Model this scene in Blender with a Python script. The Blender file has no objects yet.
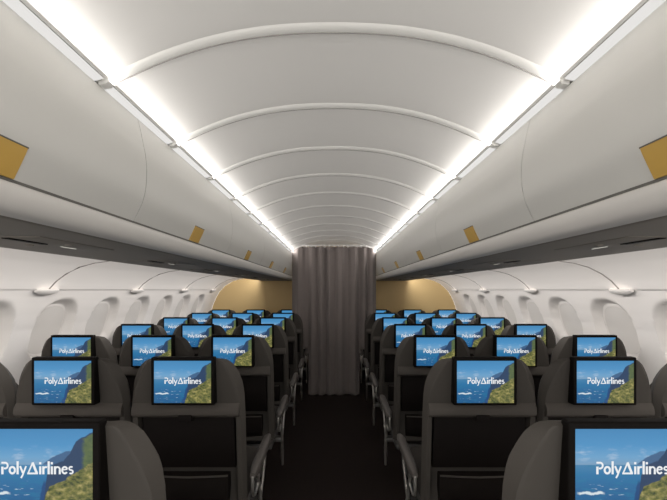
import bpy, bmesh, math, random
from mathutils import Vector, Matrix
random.seed(4)
S = bpy.context.scene
COL = S.collection
CZ = 1.37            # eye height
F = 391.0            # focal length in pixels (667 wide)

# ---------------------------------------------------------------- materials
def nt(m):
    return m.node_tree.nodes, m.node_tree.links
def mat(name, col, rough=0.6, bump=0.0, bscale=200, spec=0.4, metal=0.0, var=0.0, vscale=8, sheen=0):
    m = bpy.data.materials.new(name); m.use_nodes = True
    N, L = nt(m); b = N['Principled BSDF']
    b.inputs['Base Color'].default_value = (*col, 1)
    b.inputs['Roughness'].default_value = rough
    b.inputs['Metallic'].default_value = metal
    b.inputs['Specular IOR Level'].default_value = spec
    if sheen: b.inputs['Sheen Weight'].default_value = sheen
    tc = N.new('ShaderNodeTexCoord')
    if var > 0:
        n = N.new('ShaderNodeTexNoise'); n.inputs['Scale'].default_value = vscale; n.inputs['Detail'].default_value = 4
        L.new(tc.outputs['Object'], n.inputs['Vector'])
        r = N.new('ShaderNodeMix'); r.data_type = 'RGBA'
        r.inputs[6].default_value = (*[c*(1-var) for c in col], 1); r.inputs[7].default_value = (*[min(1, c*(1+var)) for c in col], 1)
        L.new(n.outputs['Fac'], r.inputs[0]); L.new(r.outputs[2], b.inputs['Base Color'])
    if bump > 0:
        n = N.new('ShaderNodeTexNoise'); n.inputs['Scale'].default_value = bscale
        L.new(tc.outputs['Object'], n.inputs['Vector'])
        bp = N.new('ShaderNodeBump'); bp.inputs['Strength'].default_value = bump; bp.inputs['Distance'].default_value = 0.002
        L.new(n.outputs['Fac'], bp.inputs['Height']); L.new(bp.outputs['Normal'], b.inputs['Normal'])
    return m
def emis(name, col, s):
    m = bpy.data.materials.new(name); m.use_nodes = True
    N, L = nt(m); b = N['Principled BSDF']
    b.inputs['Base Color'].default_value = (0.02, 0.02, 0.02, 1)
    b.inputs['Emission Color'].default_value = (*col, 1); b.inputs['Emission Strength'].default_value = s
    return m

M = dict(
    ceil=mat('ceiling_panel_white', (.75, .735, .71), .55, var=.01, vscale=2),
    rib=mat('ceiling_rib_white', (.74, .73, .70), .5, var=.01),
    bin=mat('bin_grey_white', (.53, .522, .495), .45, var=.012, vscale=3),
    bin_low=mat('bin_lower_white', (.55, .53, .505), .45, var=.015, vscale=3),
    under=mat('underside_shade_grey', (.19, .17, .148), .6, var=.04, vscale=5),  # darker base colour holds the shade under the bins
    groove=mat('dark_groove', (.10, .095, .085), .7, var=.05),
    gold=mat('gold_plate', (.50, .31, .07), .45, spec=.5, var=.05, vscale=30),
    wall=mat('sidewall_cream', (.72, .69, .665), .6, var=.012, vscale=2),
    shade=mat('window_shade_grey', (.60, .575, .55), .6, var=.02),
    seam=mat('panel_seam', (.22, .20, .19), .7, var=.05),
    joint=mat('ceiling_joint_grey', (.30, .285, .27), .7, var=.05),
    carpet=mat('carpet_dark', (.020, .0145, .013), .95, bump=.6, bscale=400, spec=.1, var=.25, vscale=60),
    curtain=mat('curtain_grey_brown', (.20, .172, .162), .85, bump=.3, bscale=500, spec=.15, var=.04, vscale=20, sheen=.2),
    ochre=mat('partition_ochre', (.58, .42, .20), .55, var=.05, vscale=1.5),
    back=mat('rear_partition_grey', (.35, .34, .32), .7, var=.02),
    shell=mat('seat_shell_grey', (.056, .050, .044), .6, spec=.2, var=.05, vscale=10, bump=.1, bscale=600),
    bar=mat('seat_bar_grey', (.068, .060, .053), .6, spec=.2, var=.04, vscale=10),
    tray=mat('tray_black_brown', (.008, .006, .0055), .7, spec=.12, var=.1, vscale=10),
    fabric=mat('seat_fabric', (.045, .040, .036), .9, bump=.5, bscale=300, spec=.15, var=.1, vscale=30),
    pocket=mat('pocket_fabric', (.012, .0095, .0085), .9, bump=.4, bscale=300, spec=.1, var=.1, vscale=30),
    pad=mat('armrest_pad', (.085, .075, .068), .5, spec=.4, var=.05),
    silver=mat('brushed_metal', (.55, .53, .50), .35, metal=.85, var=.05, vscale=40),
    leg=mat('leg_metal', (.12, .115, .11), .45, metal=.6, var=.05),
    bezel=mat('bezel_black', (.006, .005, .0045), .6, spec=.06, var=.05),
    rail=mat('curtain_rail_white', (.75, .74, .72), .4, var=.02),
    glow=emis('cove_diffuser', (1, .98, .95), .62),
    dim=emis('sign_lit', (.95, .9, .8), .45),
    letter=emis('screen_lettering', (.86, .88, .90), .75),
)

def screen_mat():
    m = bpy.data.materials.new('screen_coast_picture'); m.use_nodes = True
    N, L = nt(m); b = N['Principled BSDF']
    b.inputs['Base Color'].default_value = (.01, .01, .01, 1); b.inputs['Roughness'].default_value = .4
    b.inputs['Specular IOR Level'].default_value = .2
    uv = N.new('ShaderNodeUVMap'); uv.uv_map = 'UVMap'
    sp = N.new('ShaderNodeSeparateXYZ'); L.new(uv.outputs[0], sp.inputs[0])
    U, V = sp.outputs[0], sp.outputs[1]
    def noise(scale, sx=1, sy=1, det=4, off=(0, 0, 0)):
        mp = N.new('ShaderNodeMapping'); mp.inputs['Scale'].default_value = (sx, sy, 1); mp.inputs['Location'].default_value = off
        L.new(uv.outputs[0], mp.inputs[0]); n = N.new('ShaderNodeTexNoise')
        n.inputs['Scale'].default_value = scale; n.inputs['Detail'].default_value = det
        L.new(mp.outputs[0], n.inputs['Vector']); return n.outputs['Fac']
    def ma(op, a, b_=None, c=None):
        n = N.new('ShaderNodeMath'); n.operation = op
        for i, v in enumerate((a, b_, c)):
            if v is None: continue
            if isinstance(v, (int, float)): n.inputs[i].default_value = v
            else: L.new(v, n.inputs[i])
        return n.outputs[0]
    def ramp(fac, stops):
        r = N.new('ShaderNodeValToRGB'); e = r.color_ramp.elements
        while len(e) < len(stops): e.new(.5)
        for i, (p, c) in enumerate(stops):
            e[i].position = p; e[i].color = (*c, 1)
        L.new(fac, r.inputs[0]); return r.outputs[0]
    def mixc(f, a, b_):
        n = N.new('ShaderNodeMix'); n.data_type = 'RGBA'
        L.new(f, n.inputs[0])
        for i, v in ((6, a), (7, b_)):
            if isinstance(v, tuple): n.inputs[i].default_value = (*v, 1)
            else: L.new(v, n.inputs[i])
        return n.outputs[2]
    def curve(pts):
        n = N.new('ShaderNodeFloatCurve'); c = n.mapping.curves[0]
        c.points[0].location = pts[0]; c.points[1].location = pts[-1]
        for p in pts[1:-1]: c.points.new(*p)
        for p in c.points: p.handle_type = 'VECTOR'
        n.mapping.update(); L.new(U, n.inputs['Value']); return n.outputs[0]
    def below(cv, rough=.0, ns=14, soft=.012):
        h = cv
        if rough: h = ma('ADD', cv, ma('MULTIPLY', ma('SUBTRACT', noise(ns), .5), rough))
        return ma('DIVIDE', ma('SUBTRACT', h, V), soft, None)
    def clampf(x):
        n = N.new('ShaderNodeClamp'); L.new(x, n.inputs[0]); return n.outputs[0]
    def lin(r, g, b_): return tuple((c/255/12.92 if c < 11 else ((c/255+.055)/1.055)**2.4) for c in (r, g, b_))
    sky = ramp(V, [(.57, lin(120, 158, 190)), (.66, lin(108, 162, 203)), (.8, lin(78, 146, 196)), (1, lin(66, 134, 184))])
    cl = noise(6, 1.2, 3.2, 6, (0, .3, 0))
    clm = clampf(ma('MULTIPLY', ma('SUBTRACT', cl, .53), 4))
    band = clampf(ma('SUBTRACT', 1, ma('MULTIPLY', ma('ABSOLUTE', ma('SUBTRACT', V, .69)), 8)))
    c = mixc(ma('MULTIPLY', ma('MULTIPLY', clm, band), .8), sky, lin(205, 215, 228))
    sea = ramp(V, [(0, lin(30, 90, 138)), (.25, lin(36, 100, 150)), (.45, lin(44, 116, 165)), (.57, lin(70, 130, 172))])
    sea = mixc(clampf(ma('MULTIPLY', ma('SUBTRACT', noise(7, 1, 3), .5), 3)), sea, lin(38, 122, 158))
    foam = clampf(ma('MULTIPLY', ma('SUBTRACT', noise(9, 1, 4.5, 3, (.4, .15, 0)), .64), 14))
    foam = ma('MULTIPLY', foam, clampf(ma('MULTIPLY', ma('SUBTRACT', .42, V), 8)))
    sea = mixc(foam, sea, lin(205, 220, 228))
    # a long breaker at the lower left
    d1 = ma('ABSOLUTE', ma('SUBTRACT', V, ma('ADD', .225, ma('MULTIPLY', ma('SUBTRACT', noise(16), .5), .06))))
    d2 = ma('MULTIPLY', clampf(ma('MULTIPLY', ma('SUBTRACT', .022, d1), 80)), clampf(ma('MULTIPLY', ma('SUBTRACT', .13, ma('ABSOLUTE', ma('SUBTRACT', U, .14))), 30)))
    sea = mixc(d2, sea, lin(215, 226, 230))
    shadow = clampf(below(curve([(0, 0), (.44, 0), (.52, .16), (.56, .40), (.66, .46), (1, .5)]), .14, 9, .07))
    sea = mixc(ma('MULTIPLY', shadow, .85), sea, lin(26, 66, 118))
    c = mixc(clampf(below(curve([(0, .57), (1, .57)]), 0, soft=.008)), c, sea)
    # far hazy headland, dark blue cliff, green slope, olive foreground
    c = mixc(ma('MULTIPLY', clampf(ma('MULTIPLY', ma('SUBTRACT', V, .562), 90)), clampf(below(curve([(0, 0), (.535, 0), (.545, .575), (.58, .61), (.64, .665), (.76, .735), (.9, .74), (1, .7)]), .03, 12))), c, lin(66, 100, 138))
    c = mixc(clampf(below(curve([(0, 0), (.55, 0), (.59, .44), (.63, .565), (.74, .62), (.80, .72), (.85, .86), (.90, .90), (1, .96)]), .05, 16)), c, lin(42, 66, 98))
    gm = clampf(ma('MULTIPLY', ma('SUBTRACT', ma('ADD', ma('SUBTRACT', U, .895), ma('MULTIPLY', ma('SUBTRACT', noise(11), .5), .12)), 0), 25))
    gtop = clampf(below(curve([(0, 0), (.78, 0), (.8, .5), (.87, .87), (.93, .90), (1, .95)]), .03, 16))
    c = mixc(ma('MULTIPLY', gm, gtop), c, mixc(noise(22, 1, 1, 5), lin(40, 72, 62), lin(112, 124, 72)))
    fg = mixc(clampf(ma('MULTIPLY', ma('SUBTRACT', noise(9, 1, 1, 5, (.3, .7, 0)), .42), 5)), ramp(noise(30, 1, 1, 8), [(.36, lin(44, 58, 40)), (.5, lin(84, 92, 52)), (.64, lin(120, 118, 66))]), ramp(noise(24, 1, 1, 8), [(.36, lin(96, 100, 50)), (.5, lin(140, 136, 76)), (.62, lin(172, 160, 104))]))
    c = mixc(clampf(below(curve([(0, 0), (.53, 0), (.57, .16), (.61, .31), (.70, .36), (.80, .43), (.88, .50), (1, .60)]), .10, 12)), c, fg)
    L.new(c, b.inputs['Emission Color']); b.inputs['Emission Strength'].default_value = .78
    return m
M['screen'] = screen_mat()

# ---------------------------------------------------------------- helpers
def finish(name, bm, m, parent=None, smooth=35, loc=None):
    bmesh.ops.remove_doubles(bm, verts=bm.verts, dist=1e-6)
    bmesh.ops.recalc_face_normals(bm, faces=bm.faces)
    me = bpy.data.meshes.new(name); bm.to_mesh(me); bm.free()
    if not isinstance(m, (list, tuple)): m = [m]
    for x in m: me.materials.append(x)
    if smooth:
        for p in me.polygons: p.use_smooth = True
        me.set_sharp_from_angle(angle=math.radians(smooth))
    o = bpy.data.objects.new(name, me); COL.objects.link(o)
    if parent: o.parent = parent
    if loc: o.location = loc
    return o
def box(bm, x0, x1, y0, y1, z0, z1, bev=0, seg=2):
    b = bmesh.new(); bmesh.ops.create_cube(b, size=1)
    for v in b.verts:
        v.co = Vector((x0+(v.co.x+.5)*(x1-x0), y0+(v.co.y+.5)*(y1-y0), z0+(v.co.z+.5)*(z1-z0)))
    if bev: bmesh.ops.bevel(b, geom=list(b.edges), offset=bev, segments=seg, affect='EDGES', profile=.6)
    merge(bm, b)
def merge(bm, b):
    me = bpy.data.meshes.new('tmp'); b.to_mesh(me); b.free(); bm.from_mesh(me); bpy.data.meshes.remove(me)
def loft(bm, rings, closed=True, caps=True, mi=0):
    vs = [[bm.verts.new(p) for p in r] for r in rings]
    n = len(rings[0])
    for a, b in zip(vs, vs[1:]):
        for i in range(n if closed else n-1):
            j = (i+1) % n
            try: bm.faces.new((a[i], a[j], b[j], b[i])).material_index = mi
            except ValueError: pass
    if caps:
        bm.faces.new(vs[0]); bm.faces.new(list(reversed(vs[-1])))
    return vs
def tube(bm, pts, r, n=8, flat=1.0):
    pts = [Vector(p) for p in pts]; rings = []
    rr = r if isinstance(r, (list, tuple)) else [r]*len(pts)
    for i, p in enumerate(pts):
        t = (pts[min(i+1, len(pts)-1)]-pts[max(i-1, 0)]).normalized()
        up = Vector((1, 0, 0)) if abs(t.x) < .9 else Vector((0, 0, 1))
        u = t.cross(up).normalized(); w = t.cross(u).normalized()
        rings.append([p+u*math.cos(a)*rr[i]+w*math.sin(a)*rr[i]*flat for a in (2*math.pi*k/n for k in range(n))])
    loft(bm, rings)
def sgnp(v, e): return math.copysign(abs(v)**e, v)
def cushion(bm, c, s, e=.35, nu=28, nv=14):
    rings = []
    for j in range(1, nv):
        ph = -math.pi/2+math.pi*j/nv
        rings.append([(c[0]+s[0]*sgnp(math.cos(ph), e)*sgnp(math.cos(t), e), c[1]+s[1]*sgnp(math.cos(ph), e)*sgnp(math.sin(t), e), c[2]+s[2]*sgnp(math.sin(ph), e))
                      for t in (2*math.pi*k/nu for k in range(nu))])
    loft(bm, rings)
def empty(name, loc, label=None, cat=None, group=None):
    o = bpy.data.objects.new(name, None); COL.objects.link(o); o.location = loc; o.empty_display_size = .1
    return tag(o, label, cat, group)
def tag(o, label=None, cat=None, group=None, kind=None):
    if label: o['label'] = label
    if cat: o['category'] = cat
    if group: o['group'] = group
    if kind: o['kind'] = kind
    return o
def kids(o): return [c for c in bpy.data.objects if c.parent == o]
def copy_tree(o, parent=None):
    c = o.copy(); COL.objects.link(c)
    if parent: c.parent = parent
    for ch in kids(o): copy_tree(ch, c)
    return c
ORD = ['first', 'second', 'third', 'fourth', 'fifth', 'sixth', 'seventh', 'eighth', 'ninth', 'tenth', 'eleventh', 'twelfth', 'thirteenth', 'fourteenth']
SIDE = {-1: 'left', 1: 'right'}

# ---------------------------------------------------------------- cabin shell
Y0, Y1 = -1.2, 5.95
bm = bmesh.new(); box(bm, -2.0, 2.0, Y0-.05, Y1+.05, -.06, 0)
tag(finish('floor', bm, M['carpet'], smooth=0), 'dark brown carpeted aisle floor', kind='structure')

WIN = [2.58+.535*k for k in range(-1, 6)]
WZ, WA, WB, WD = -.265, .185, .205, .055
NUB = [2.346+1.07*k for k in range(0, 4)]
UP = [(1.30, .179), (1.35, .175), (1.44, .162), (1.527, .138), (1.61, .096), (1.665, .055), (1.70, .018), (1.715, 0.0)]
LOWP = [(1.725, -.002), (1.745, -.03), (1.775, -.08), (1.81, -.15), (1.845, -.24), (1.88, -.36), (1.905, -.50), (1.92, -.65), (1.925, -.85), (1.90, -1.1), (1.86, -1.37)]
def interp(P, z):
    for (a, za), (b, zb) in zip(P, P[1:]):
        if zb <= z <= za: return a+(b-a)*(z-za)/(zb-za)
    return P[-1][0]
def recess(y, z):
    best = 0
    for c in WIN:
        if abs(y-c) < WA:
            r = (abs((y-c)/WA)**2.5+abs((z-WZ)/WB)**2.5)**.4
            if r < 1: best = WD*min(1, (1-r)/.14)**.85
    return best
for s in (-1, 1):
    bm = bmesh.new()
    # lower window panel as a fine grid
    ys = [Y0]+[1.7+.0145*i for i in range(int((Y1-1.7)/.0145)+1)]+[Y1]
    zs = [-.002, -.012]+[-.03-.0125*i for i in range(38)]+[-.55, -.65, -.75, -.85, -1.0, -1.15, -1.37]
    rows = []
    for z in zs:
        x = interp(LOWP, z)
        rows.append([(s*(x+recess(y, z)), y, CZ+z) for y in ys])
    loft(bm, rows, closed=False, caps=False)
    # upper curved panel, in one profile
    prof = []
    for (a, za), (b, zb) in zip(UP, UP[1:]):
        for t in (0, .5): prof.append((a+(b-a)*t, za+(zb-za)*t))
    prof.append(UP[-1]); prof.append(LOWP[0])
    loft(bm, [[(s*x, Y0, CZ+z), (s*x, Y1, CZ+z)] for x, z in prof], closed=False, caps=False)
    # the skin behind the bins, closing the cabin up to the crown
    top = [(1.30, .179), (1.345, .30), (1.30, .55), (1.1, .75), (.7, .85), (0, .88)]
    loft(bm, [[(s*x, Y0, CZ+z), (s*x, Y1, CZ+z)] for x, z in top], closed=False, caps=False)
    o = finish('wall_'+SIDE[s], bm, M['wall'], smooth=40)
    tag(o, 'cream cabin side wall with scooped window recesses', kind='structure')

# ceiling
def cz_(x): return .656-.138*(abs(x)/.565)**2.3
bm = bmesh.new()
N_ = 40
xs = [-.562+1.124*i/N_ for i in range(N_+1)]
loft(bm, [[(x, y, CZ+cz_(x)) for x in xs] for y in (Y0, Y1)], closed=False, caps=False)
loft(bm, [[(x, y, CZ+cz_(x)+.02) for x in xs] for y in (Y0, Y1)], closed=False, caps=False)
for s in (-1, 1):
    loft(bm, [[(s*.562, y, CZ+cz_(.562)) for y in (Y0, Y1)], [(s*.562, y, CZ+cz_(.562)+.02) for y in (Y0, Y1)], [(s*.66, y, CZ+cz_(.562)+.03) for y in (Y0, Y1)]], closed=False, caps=False)
tag(finish('ceiling', bm, M['ceil'], smooth=40), 'arched white cabin ceiling', kind='structure')
trim_n = [0]
def trim(bm, m, label, smooth=40):
    trim_n[0] += 1
    return tag(finish('trim_%d' % trim_n[0], bm, m, smooth=smooth), label, kind='structure')
RIB = [.985+.412*k for k in range(0, 12)]
for y in RIB:
    bm = bmesh.new()
    sec = [(-.030, .003), (-.024, -.003), (-.014, -.0065), (-.003, -.0075), (0, -.007), (0, .004)]
    loft(bm, [[(x, y+dy, CZ+cz_(x)+dz*(1 if abs(x) < .5 else .9)) for dy, dz in sec] for x in [-.566+1.132*i/44 for i in range(45)]])
    for q in (-1, 1):
        loft(bm, [[(q*x, y+dy, CZ+z) for x, z in ((.548, .522), (.560, .508), (.579, .505), (.582, .530), (.566, .535))] for dy in (-.024, 0)])
    trim(bm, M['rib'], 'arched white rib across the ceiling', 50)
    bm = bmesh.new()
    loft(bm, [[(x, y+dy, CZ+cz_(x)+dz) for dy, dz in ((.0002, .003), (.0002, -.0088), (.0036, -.0080), (.0042, .003))] for x in [-.564+1.128*i/44 for i in range(45)]])
    trim(bm, M['joint'], 'grey joint line beside the ceiling rib')

# forward partition; the rear end stays open to let fill light in
prof_r = [(s_, z) for s_, z in [(0, .88), (.7, .85), (1.1, .75), (1.30, .55), (1.345, .30)]]+UP+LOWP
def partition(name, y, m, label, th=.03):
    bm = bmesh.new()
    pts = [(x-.002, z) for x, z in prof_r if z > -1.36]+[(1.86, -1.37)]
    loop = [(x, CZ+z) for x, z in pts]+[(-x, CZ+z) for x, z in reversed(pts) if x > .01]
    vs = [[bm.verts.new((x, yy, z)) for x, z in loop] for yy in (y, y+th)]
    bm.faces.new(vs[0]); bm.faces.new(vs[1][::-1])
    for i in range(len(loop)):
        j = (i+1) % len(loop); bm.faces.new((vs[0][i], vs[0][j], vs[1][j], vs[1][i]))
    tag(finish(name, bm, m, smooth=0), label, kind='structure')
partition('wall_front', Y1, M['ochre'], 'ochre partition closing the cabin behind the last seats')

bm = bmesh.new()  # added dark strip, darkens the partition foot in place of shade
for q in (-1, 1): box(bm, min(q*.30, q*1.84), max(q*.30, q*1.84), Y1-.012, Y1, 0, .52, .003)
trim(bm, M['tray'], 'added dark strip standing in for shade at the partition foot')
# panel seams on the upper side panels
for s in (-1, 1):
    for y in NUB:
        bm = bmesh.new(); tube(bm, [(s*(x-.001), y, CZ+z) for x, z in UP], .0042, 6)
        trim(bm, M['seam'], 'dark arched joint in the upper side panel')

# windows: frame ring and drawn shade inside each scoop
k = 0
for s in (-1, 1):
    for c in WIN:
        k += 1
        bm = bmesh.new(); a, b = WA*.84, WB*.84
        def rr(sc, off):
            out = []
            for i in range(40):
                t = 2*math.pi*i/40
                y = c+a*sc*sgnp(math.cos(t), .75); z = WZ+b*sc*sgnp(math.sin(t), .75)
                out.append((s*(interp(LOWP, z)+WD+off), y, CZ+z))
            return out
        loft(bm, [rr(1.0, .001), rr(.99, -.0015), rr(.93, -.002), rr(.92, -.002), rr(.89, .0005)], caps=False)
        w = finish('window_%d' % k, bm, M['wall'], smooth=60); tag(w, 'cabin window with its shade drawn', kind='structure')
        bm = bmesh.new(); o_ = rr(.895, -.002); cn = bm.verts.new((s*(interp(LOWP, WZ)+WD-.002), c, CZ+WZ))
        vs = [bm.verts.new(p) for p in o_]
        for i in range(40): bm.faces.new((cn, vs[i], vs[(i+1) % 40]))
        finish('window_shade', bm, M['shade'], w)

# ledge brackets
for s in (-1, 1):
    proto = None
    for i, y in enumerate(NUB):
        if proto is None:
            bm = bmesh.new()
            ring = lambda yy, w, h: [(-s*0.0, yy, .004), (-s*w*.7, yy, .008), (-s*w, yy, .002), (-s*w*.8, yy, -h*.5), (0, yy, -h)]
            loft(bm, [ring(-.10, .022, .010), ring(-.07, .05, .022), ring(-.02, .062, .030), ring(.03, .055, .026), ring(.085, .016, .008)])
            proto = o = finish('panel_bracket', bm, M['wall'], smooth=50)
        else:
            o = proto.copy(); COL.objects.link(o)
        o.location = (s*1.722, y, CZ-.003)
        tag(o, 'small cream wedge bracket on the %s wall ledge, %s from the camera' % (SIDE[s], ORD[i]), 'bracket', 'wedge brackets on the wall ledges')

# ---------------------------------------------------------------- cove lights
for s in (-1, 1):
    bm = bmesh.new()
    loft(bm, [[(s*x, y, CZ+z) for x, z in ((.560, .5335), (.66, .5335), (.66, .516), (.579, .5125), (.577, .530))] for y in (Y0, Y1)])
    trim(bm, M['rib'], 'white cove trough between ceiling and lockers')
    ys = [.16]+RIB
    proto = None
    for i, (a, b) in enumerate(zip([.573]+RIB, RIB+[5.93])):
        if i > 12 or b-a < .2: continue
        L_ = b-a-.024
        if proto is None:
            r = empty('cove_light', (0, 0, 0))
            bm = bmesh.new()
            sec = [(0.0, 0.0), (.028, -.003), (.034, .006), (.030, .020), (0.0, .018)]
            loft(bm, [[(s*x, y, z) for x, z in sec] for y in (-L_/2, L_/2)])
            finish('housing', bm, M['rib'], r)
            bm = bmesh.new()
            sec = [(-.006, .001), (.010, -.0045), (.0235, -.006), (.026, -.003), (0.0, .0005)]
            loft(bm, [[(s*x, y, z) for x, z in sec] for y in (-L_/2+.006, L_/2-.006)])
            finish('diffuser', bm, M['glow'], r)
            proto = r
        else:
            r = copy_tree(proto)
        r.location = (s*.5655, (a+b-.034)/2+.0, CZ+.5135)
        tag(r, 'slim glowing white light strip along the %s ceiling edge, %s from the camera' % (SIDE[s], ORD[i]), 'light', 'light strips along the ceiling edges')
def area(name, loc, direction, sx, sy, power, col=(1, .965, .93)):
    l = bpy.data.lights.new(name, 'AREA'); l.shape = 'RECTANGLE'; l.size = sx; l.size_y = sy; l.energy = power; l.color = col
    o = bpy.data.objects.new(name, l); COL.objects.link(o); o.location = loc
    d = Vector(direction).normalized(); yv = Vector((0, 1, 0)); xv = yv.cross(-d).normalized()
    o.rotation_euler = Matrix((xv, yv, -d)).transposed().to_euler()
    return o
LEN = Y1-Y0-.2; YM = (Y0+Y1)/2
for s in (-1, 1):
    area('ceiling_cove_lamp', (s*.553, YM, CZ+.505), (-s*1, 0, .18), .010, LEN, 9.2)
    area('sidewall_cove_lamp', (s*1.115, YM, CZ+.165), (s*1, 0, -.25), .02, LEN, 27)

# ---------------------------------------------------------------- overhead bins
DOOR = [(.590, .203), (.577, .230), (.564, .259), (.556, .290), (.5525, .325), (.552, .364), (.556, .401), (.561, .425), (.569, .465), (.577, .500), (.583, .508)]
HOUS = [(.592, .198), (.586, .194), (.585, .184), (.587, .172), (.592, .160), (.600, .150), (.612, .144), (.63, .142)]
BINS = [.177+.975*k for k in range(0, 6)]
def smoothp(P, n=3):
    out = []
    for i in range(len(P)-1):
        p0, p1, p2, p3 = P[max(i-1, 0)], P[i], P[i+1], P[min(i+2, len(P)-1)]
        for q in range(n):
            t = q/n
            out.append(tuple(.5*((2*b)+(-a+c)*t+(2*a-5*b+4*c-d)*t*t+(-a+3*b-3*c+d)*t**3) for a, b, c, d in zip(p0, p1, p2, p3)))
    out.append(P[-1]); return out
def make_bin(s, ln, name='overhead_bin'):
    r = empty(name, (0, 0, 0)); g = .0016; h = ln/2
    bm = bmesh.new()   # door
    P = smoothp(DOOR)+[(.66, .510), (.66, .48), (.60, .40), (.60, .30), (.62, .203)]
    loft(bm, [[(s*x, y, z) for x, z in P] for y in (-h+g, h-g)])
    finish('door', bm, M['bin'], r)
    bm = bmesh.new()   # body with its rounded inner lip
    P = smoothp(HOUS, 2)+[(1.09, .1415), (1.105, .150), (1.105, .50), (.67, .50), (.67, .22), (.60, .2)]
    loft(bm, [[(s*x, y, z) for x, z in P] for y in (-h, h)])
    finish('body', bm, M['bin_low'], r)
    bm = bmesh.new()   # underside channel, the shade below the bin painted into its grey
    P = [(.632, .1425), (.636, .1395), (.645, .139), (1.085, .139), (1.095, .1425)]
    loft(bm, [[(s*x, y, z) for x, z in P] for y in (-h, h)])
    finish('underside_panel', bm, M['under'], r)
    bm = bmesh.new()   # shadow-gap gasket between door and body
    loft(bm, [[(s*x, y, z) for x, z in ((.5905, .2045), (.5885, .197), (.62, .197), (.62, .2045))] for y in (-h, h)])
    finish('door_gasket', bm, M['groove'], r)
    # gold latch plate, following the door curve
    bm = bmesh.new(); D = [p for p in smoothp(DOOR) if p[1] <= .262]
    ring = [[(s*(x-.0035), y, z) for x, z in D]+[(s*(x+.002), y, z) for x, z in reversed(D)] for y in (-.052, .052)]
    loft(bm, ring); lp = finish('latch_plate', bm, M['gold'], r); lp['label'] = 'gold latch plate'
    bm = bmesh.new()
    x0, z0 = D[-1]
    box(bm, min(s*(x0-.0045), s*(x0+.004)), max(s*(x0-.0045), s*(x0+.004)), -.053, .053, z0, z0+.0025)
    finish('latch_slot', bm, M['groove'], lp)
    return r
for s in (-1, 1):
    proto = None
    for i, y in enumerate(BINS):
        ln = .975 if i < 5 else Y1-BINS[5]-.002
        if proto is None or i == 5: b = make_bin(s, ln)
        else: b = copy_tree(proto)
        if proto is None: proto = b
        b.location = (0, y+ln/2, CZ)
        tag(b, 'pale grey overhead locker with gold latch, %s from the camera on the %s side' % (ORD[i], SIDE[s]), 'overhead bin', 'overhead lockers')

# passenger service panels under the bins
D1, PITCH = .832, .8
for s in (-1, 1):
    proto = None
    for i in range(6):
        if proto is None:
            r = empty('service_panel', (0, 0, 0))
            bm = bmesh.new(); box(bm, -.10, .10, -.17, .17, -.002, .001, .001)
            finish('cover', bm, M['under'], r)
            bm = bmesh.new(); box(bm, -.010, .010, -.16, -.02, -.0045, -.0015, .001); finish('vent_slot', bm, M['bezel'], r)
            bm = bmesh.new(); box(bm, -.0025, .0025, .05, .12, -.0035, -.0015, .0005)
            finish('lit_sign', bm, M['dim'], r)
            for x in (-.06, .06):
                bm = bmesh.new(); bmesh.ops.create_cone(bm, cap_ends=True, segments=20, radius1=.010, radius2=.012, depth=.004, matrix=Matrix.Translation((x, 0, -.0035)))
                finish('reading_light', bm, M['under'], r)
            proto = r
        else: r = copy_tree(proto)
        r.location = (s*.86, D1+PITCH*i+.35, CZ+.139)
        tag(r, 'service panel painted in shade grey under the %s lockers, %s from the camera' % (SIDE[s], ORD[i]), 'service panel', 'service panels under the lockers')

# ---------------------------------------------------------------- lettering
def letters():
    """stroke-built wordmark: returns a bmesh, unit = cap height, starting at x=0"""
    bm = bmesh.new()
    def stroke(pts, w=.15):
        pts = [Vector((p[0], p[1])) for p in pts]
        Lr, Rr = [], []
        for i, p in enumerate(pts):
            a = pts[max(i-1, 0)]; b = pts[min(i+1, len(pts)-1)]
            t = (b-a).normalized(); n = Vector((-t.y, t.x))
            Lr.append(p+n*w/2); Rr.append(p-n*w/2)
        for i in range(len(pts)-1):
            q = [Lr[i], Lr[i+1], Rr[i+1], Rr[i]]
            f = [bm.verts.new((v.x, 0, v.y)) for v in q]
            bm.faces.new(f)
    def arc(cx, cy, rx, ry, a0, a1, w=.15, n=18):
        stroke([(cx+rx*math.cos(math.radians(a0+(a1-a0)*i/n)), cy+ry*math.sin(math.radians(a0+(a1-a0)*i/n))) for i in range(n+1)], w)
    x = 0
    # P: detached bowl over a slanting stem
    stroke([(x+.10, 0), (x+.10, .62)], .19); stroke([(x+.02, .93), (x+.34, .93)], .15); arc(x+.32, .70, .22, .235, 88, -88); stroke([(x+.34, .47), (x+.22, .47)], .14)
    x += .66
    arc(x+.26, .33, .22, .26, 0, 360, .17); x += .60
    stroke([(x+.10, 0), (x+.10, 1.05)], .18); x += .24
    stroke([(x+.06, .66), (x+.30, .10)], .16); stroke([(x+.56, .66), (x+.26, -.10), (x+.14, -.30)], .14); x += .66
    # A: open triangle
    stroke([(x+.06, .06), (x+.45, .95)], .12); stroke([(x+.43, .95), (x+.80, .06)], .2); stroke([(x+.0, .07), (x+.88, .07)], .14); x += .98
    stroke([(x+.09, 0), (x+.09, .64)], .18); stroke([(x+.09, .80), (x+.09, .98)], .18); x += .26
    stroke([(x+.09, 0), (x+.09, .64)], .18); arc(x+.30, .36, .20, .22, 160, 60, .14); x += .44
    stroke([(x+.09, 0), (x+.09, 1.05)], .18); x += .26
    stroke([(x+.09, 0), (x+.09, .64)], .18); stroke([(x+.09, .80), (x+.09, .98)], .18); x += .26
    stroke([(x+.09, 0), (x+.09, .64)], .18); arc(x+.30, .36, .20, .22, 170, 0, .14); stroke([(x+.49, .38), (x+.49, 0)], .17); x += .64
    arc(x+.26, .33, .21, .26, 20, 325, .15); stroke([(x+.10, .36), (x+.48, .40)], .10); x += .56
    arc(x+.22, .47, .15, .13, 40, 270, .13); arc(x+.22, .20, .15, .14, 90, -140, .13); x += .44
    return bm, x

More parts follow.
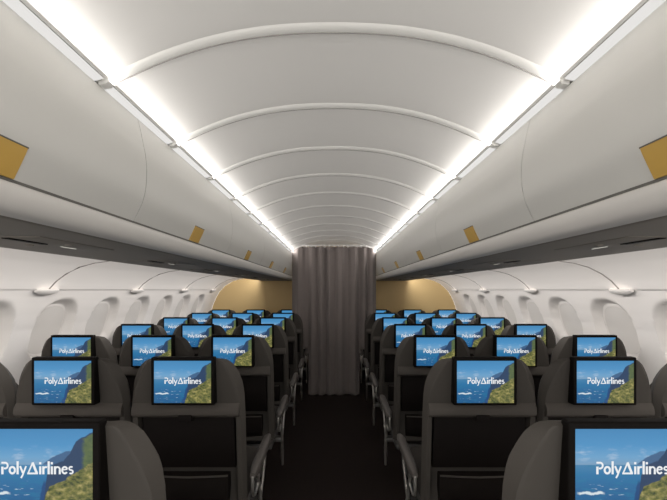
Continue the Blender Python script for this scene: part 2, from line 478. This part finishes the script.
# ---------------------------------------------------------------- seats
SW = .247
def w_out(z):
    P = [(1.080, .150), (1.077, .168), (1.070, .182), (1.055, .198), (1.04, .208), (1.01, .223), (.98, .234), (.94, .241), (.88, .2455), (.85, SW), (.40, SW)]
    for (a, wa), (b, wb) in zip(P, P[1:]):
        if b <= z <= a: return wb+(wa-wb)*(z-b)/(a-b)
    return P[-1][1]
def w_in(z):
    P = [(1.080, .138), (1.068, .160), (1.03, .182), (.98, .206), (.93, .224), (.85, .232), (.40, .232)]
    for (a, wa), (b, wb) in zip(P, P[1:]):
        if b <= z <= a: return wb+(wa-wb)*(z-b)/(a-b)
    return P[-1][1]
def lean(z): return (1.08-z)*.10
def display_mesh():
    bm = bmesh.new(); uvl = bm.loops.layers.uv.new('UVMap')
    v = [bm.verts.new(p) for p in ((-.1188, 0, -.088), (.1188, 0, -.088), (.1188, 0, .088), (-.1188, 0, .088))]
    f = bm.faces.new(v)
    for l, u in zip(f.loops, ((0, 0), (1, 0), (1, 1), (0, 1))): l[uvl].uv = u
    me = bpy.data.meshes.new('display'); bm.to_mesh(me); bm.free(); me.materials.append(M['screen']); return me
DISP = display_mesh()
lb, lw = letters(); sc = .154/lw
for v in lb.verts: v.co = Vector(((v.co.x-lw/2)*sc, v.co.y, v.co.z*sc*1.03))
LET = bpy.data.meshes.new('lettering'); lb.to_mesh(LET); lb.free(); LET.materials.append(M['letter'])

def make_seat(side, kind):
    """side -1 left bank / +1 right bank; kind 'aisle' or 'plain'"""
    r = empty('airliner_seat', (0, 0, 0))
    # shell
    zs = [.40, .50, .60, .70, .80, .826, .8261, .88, .92, .95, .98, 1.01, 1.035, 1.052, 1.064, 1.072, 1.077, 1.080]
    rings = []
    for z in zs:
        wo, wi = w_out(z), w_in(z); rc = min(.212, wi-.006); dp = .045 if z <= .826 and z > .45 else 0.0
        y = lean(z); ty = .010 if z >= 1.08 else (.004 if z > 1.075 else 0)
        bv = .034 if z > .9 else .026
        zf = -(z-.95)*.28 if z > .95 else 0
        yf = y+.088-ty
        half = [(wo-.034, yf, zf), (wo-.022, yf-.012, zf*.85), (wo, y+bv, zf*.15), (wi, y+.002+ty, 0), (rc, y+ty, 0), (rc-.006, y+dp+ty, 0)]
        ring = [(-x, yy, z+q) for x, yy, q in half]+[(x, yy, z+q) for x, yy, q in reversed(half)]
        rings.append(ring)
    bm = bmesh.new(); loft(bm, rings)
    finish('back_shell', bm, M['shell'], r, smooth=28)
    # bar under the monitor
    bm = bmesh.new()
    def bring(x):
        t = lean(.85)
        return [(x, t-.004, .886), (x, t-.016, .868), (x, t-.020, .852), (x, t-.018, .838), (x, t-.004, .826), (x, t+.03, .826), (x, t+.03, .886)]
    loft(bm, [bring(x) for x in (-.228, .228)])
    cb = finish('crossbar', bm, M['bar'], r, smooth=30)
    bm = bmesh.new(); box(bm, -.028, .028, lean(.83)-.026, lean(.83)+.01, .812, .840, .004)
    finish('tray_latch', bm, M['tray'], r)
    # folded tray in the recess
    bm = bmesh.new()
    loft(bm, [[(-w, lean(z)+.018+e, z) for w in (.198,)]+[(.198, lean(z)+.018+e, z), (.198, lean(z)+.044, z), (-.198, lean(z)+.044, z)] for z, e in ((.588, .004), (.594, 0), (.812, 0), (.820, .004))])
    finish('tray_table', bm, M['tray'], r)
    # pocket
    bm = bmesh.new()
    loft(bm, [[(-.17, y0, z), (0, y0-.010, z), (.17, y0, z), (.17, lean(z)+.044, z), (-.17, lean(z)+.044, z)] for z, y0 in ((.41, lean(.41)+.02), (.46, lean(.46)-.005), (.545, lean(.545)-.002), (.56, lean(.56)+.004))])
    pk = finish('literature_pocket', bm, M['pocket'], r, smooth=60)
    bm = bmesh.new(); tube(bm, [(-.168, lean(.56)-.000, .560), (-.08, lean(.56)-.006, .558), (0, lean(.56)-.009, .557), (.08, lean(.56)-.006, .558), (.168, lean(.56), .560)], .004, 6)
    finish('pocket_hem', bm, M['bar'], pk, smooth=60)
    # monitor
    bm = bmesh.new()
    mx, z0, z1, yb, yf = .1325, .8885, 1.0885, .026, -.021
    box(bm, -mx, mx, yf, yb, z0, z1, .006, 3)
    for v in bm.verts:
        if v.co.y > 0: v.co.y = .024-.018*(v.co.z-z0)/(z1-z0)
    mon = finish('monitor', bm, M['bezel'], r, smooth=40)
    d = bpy.data.objects.new('display', DISP); COL.objects.link(d); d.parent = mon; d.location = (0, yf-.0006, .9865)
    l = bpy.data.objects.new('lettering', LET); COL.objects.link(l); l.parent = mon; l.location = (.002, yf-.0014, .9785); l['label'] = 'white wordmark on the display'
    # front padding
    bm = bmesh.new(); cushion(bm, (0, .135, .70), (.192, .055, .26), .3)
    for v in bm.verts: v.co.y += lean(v.co.z)-.03
    finish('back_cushion', bm, M['fabric'], r, smooth=60)
    bm = bmesh.new(); cushion(bm, (0, .110, .950), (.150, .035, .078), .35)
    finish('headrest', bm, M['fabric'], r, smooth=60)
    bm = bmesh.new(); cushion(bm, (0, .375, .415), (.218, .245, .065), .3)
    finish('seat_cushion', bm, M['fabric'], r, smooth=60)
    bm = bmesh.new(); box(bm, -.225, .225, .10, .60, .325, .362, .01)
    finish('seat_frame', bm, M['leg'], r)
    for y in (.16, .54):
        bm = bmesh.new(); tube(bm, [(0, y, .33), (0, y+(.03 if y > .3 else -.03), .012)], .018, 10)
        box(bm, -.03, .03, y-.07, y+.07, 0, .015, .003)
        finish('leg', bm, M['leg'], r)
    # armrests
    def arm(x, hw, aisle=False):
        bm = bmesh.new(); rings = []
        for t in range(13):
            y = .075+.43*t/12; k = 1.0
            e = min(1, (t+.6)/2.2, (12.6-t)/2.2)**.5
            zc = .548+.018*(t/12); hh = .024*e; ww = hw*e
            rings.append([(x+ww*sgnp(math.cos(a), .6), y, zc+hh*sgnp(math.sin(a), .6)) for a in (2*math.pi*q/16 for q in range(16))])
        loft(bm, rings)
        a = finish('armrest', bm, M['pad'], r, smooth=60)
        if aisle:
            # upright strut with a curved brace down to the seat frame
            bm = bmesh.new()
            P = [(x, .17, .532), (x, .20, .48), (x, .235, .42), (x, .26, .34), (x, .275, .24), (x, .28, .15)]
            tube(bm, P, [.017, .015, .015, .017, .019, .013], 10, flat=.55)
            P = [(x, .40, .538), (x, .37, .47), (x, .32, .41), (x, .262, .36)]
            tube(bm, P, [.014, .012, .012, .014], 10, flat=.55)
            st = finish('arm_support', bm, M['silver'], r, smooth=60)
            bm = bmesh.new(); tube(bm, [(x, .08, .545), (x, .075, .50), (x, .09, .455), (x, .13, .44), (x, .20, .455)], .007, 8)
            finish('recline_bracket', bm, M['silver'], r, smooth=60)
            x2 = x-math.copysign(.05, x)
            bm = bmesh.new(); box(bm, min(x, x2), max(x, x2), .235, .30, .325, .35, .004)
            finish('arm_mount', bm, M['leg'], r)
    arm(side*.2365, .010)            # outboard shared armrest
    if kind == 'aisle': arm(-side*.272, .022, True)
    return r

XS = {'aisle': .632, 'middle': 1.132, 'window': 1.632}
for s in (-1, 1):
    protos = {}
    for row in range(7):
        for pos in ('aisle', 'middle', 'window'):
            if row == 0 and pos != 'aisle': continue
            kd = 'aisle' if pos == 'aisle' else 'plain'
            if kd not in protos: o = protos[kd] = make_seat(s, kd)
            else: o = copy_tree(protos[kd])
            o.location = (s*XS[pos], D1+PITCH*row+.021, 0)
            if row == 0: lab = 'grey seat with the largest lit screen, nearest the camera, on the %s' % SIDE[s]
            elif row == 6: lab = 'dark grey %s seat with lit screen, last row before the ochre partition, %s side' % (pos, SIDE[s])
            else: lab = 'dark grey %s seat with lit screen in the %s row from the camera, %s side' % (pos, ORD[row], SIDE[s])
            tag(o, lab, 'seat', 'airliner seats with lit screens')

# ---------------------------------------------------------------- curtain
CY = 5.10
cur = empty('aisle_curtain', (0, CY, 0), 'grey brown pleated curtain closing the aisle beneath the arched ceiling', 'curtain')
bm = bmesh.new(); NX, NZ = 320, 40; rings = []
phs = [random.uniform(0, 6.28) for _ in range(6)]
def fold(u, z):
    v = u*2*math.pi
    a = .027*math.sin(8*v+1.3*math.sin(2*v+phs[0]))+.008*math.sin(5*v+phs[1]+.3*z)+.004*math.sin(19*v+phs[2])
    return a
def ztop(x):
    ax = abs(x); zt = CZ+.566-.006*abs(math.sin(x*60))
    lim = CZ+cz_(min(ax, .56))-.018
    return min(zt, lim)
for j in range(NZ+1):
    row_ = []
    for i in range(NX+1):
        u = i/NX; x0 = x = (2*u-1)*.55; zt = ztop(x0); zb = .004 if abs(x) < .335 else .60; z = zb+(zt-zb)*(j/NZ)
        row_.append((x, fold(u, z), z))
    rings.append(row_)
loft(bm, rings, closed=False, caps=False)
c_ = finish('fabric', bm, M['curtain'], cur, smooth=80)
so = c_.modifiers.new('thickness', 'SOLIDIFY'); so.thickness = .003
bm = bmesh.new(); tube(bm, [(x, 0, CZ+min(.583, cz_(min(abs(x), .56))-.010)) for x in [-.50+1.0*i/30 for i in range(31)]], .007, 8)
finish('curtain_rail', bm, M['rail'], cur, smooth=60)
for i in range(17):
    x = -.48+.96*i/16; zt = ztop(x)
    bm = bmesh.new(); box(bm, -.006, .006, -.006, .006, -.012, .014, .002)
    finish('glider', bm, M['rail'], cur, loc=(x, 0, zt+.004))

# ---------------------------------------------------------------- camera, world, view
cam = bpy.data.cameras.new('camera'); co = bpy.data.objects.new('camera', cam); COL.objects.link(co)
cam.sensor_width = 36; cam.sensor_fit = 'HORIZONTAL'; cam.lens = F/667*36
cam.shift_y = 40/667; cam.shift_x = -.5/667; cam.clip_start = .02
co.location = (0, 0, CZ); co.rotation_euler = (math.radians(90), 0, 0)
S.camera = co
w = bpy.data.worlds.new('world'); S.world = w; w.use_nodes = True
w.node_tree.nodes['Background'].inputs[0].default_value = (1, .98, .94, 1)
w.node_tree.nodes['Background'].inputs[1].default_value = 1.75  # added fill light, enters through the open rear end of the cabin
S.view_settings.view_transform = 'Standard'; S.view_settings.look = 'None'
S.view_settings.exposure = .3; S.view_settings.gamma = 1; S.view_settings.use_curve_mapping = False
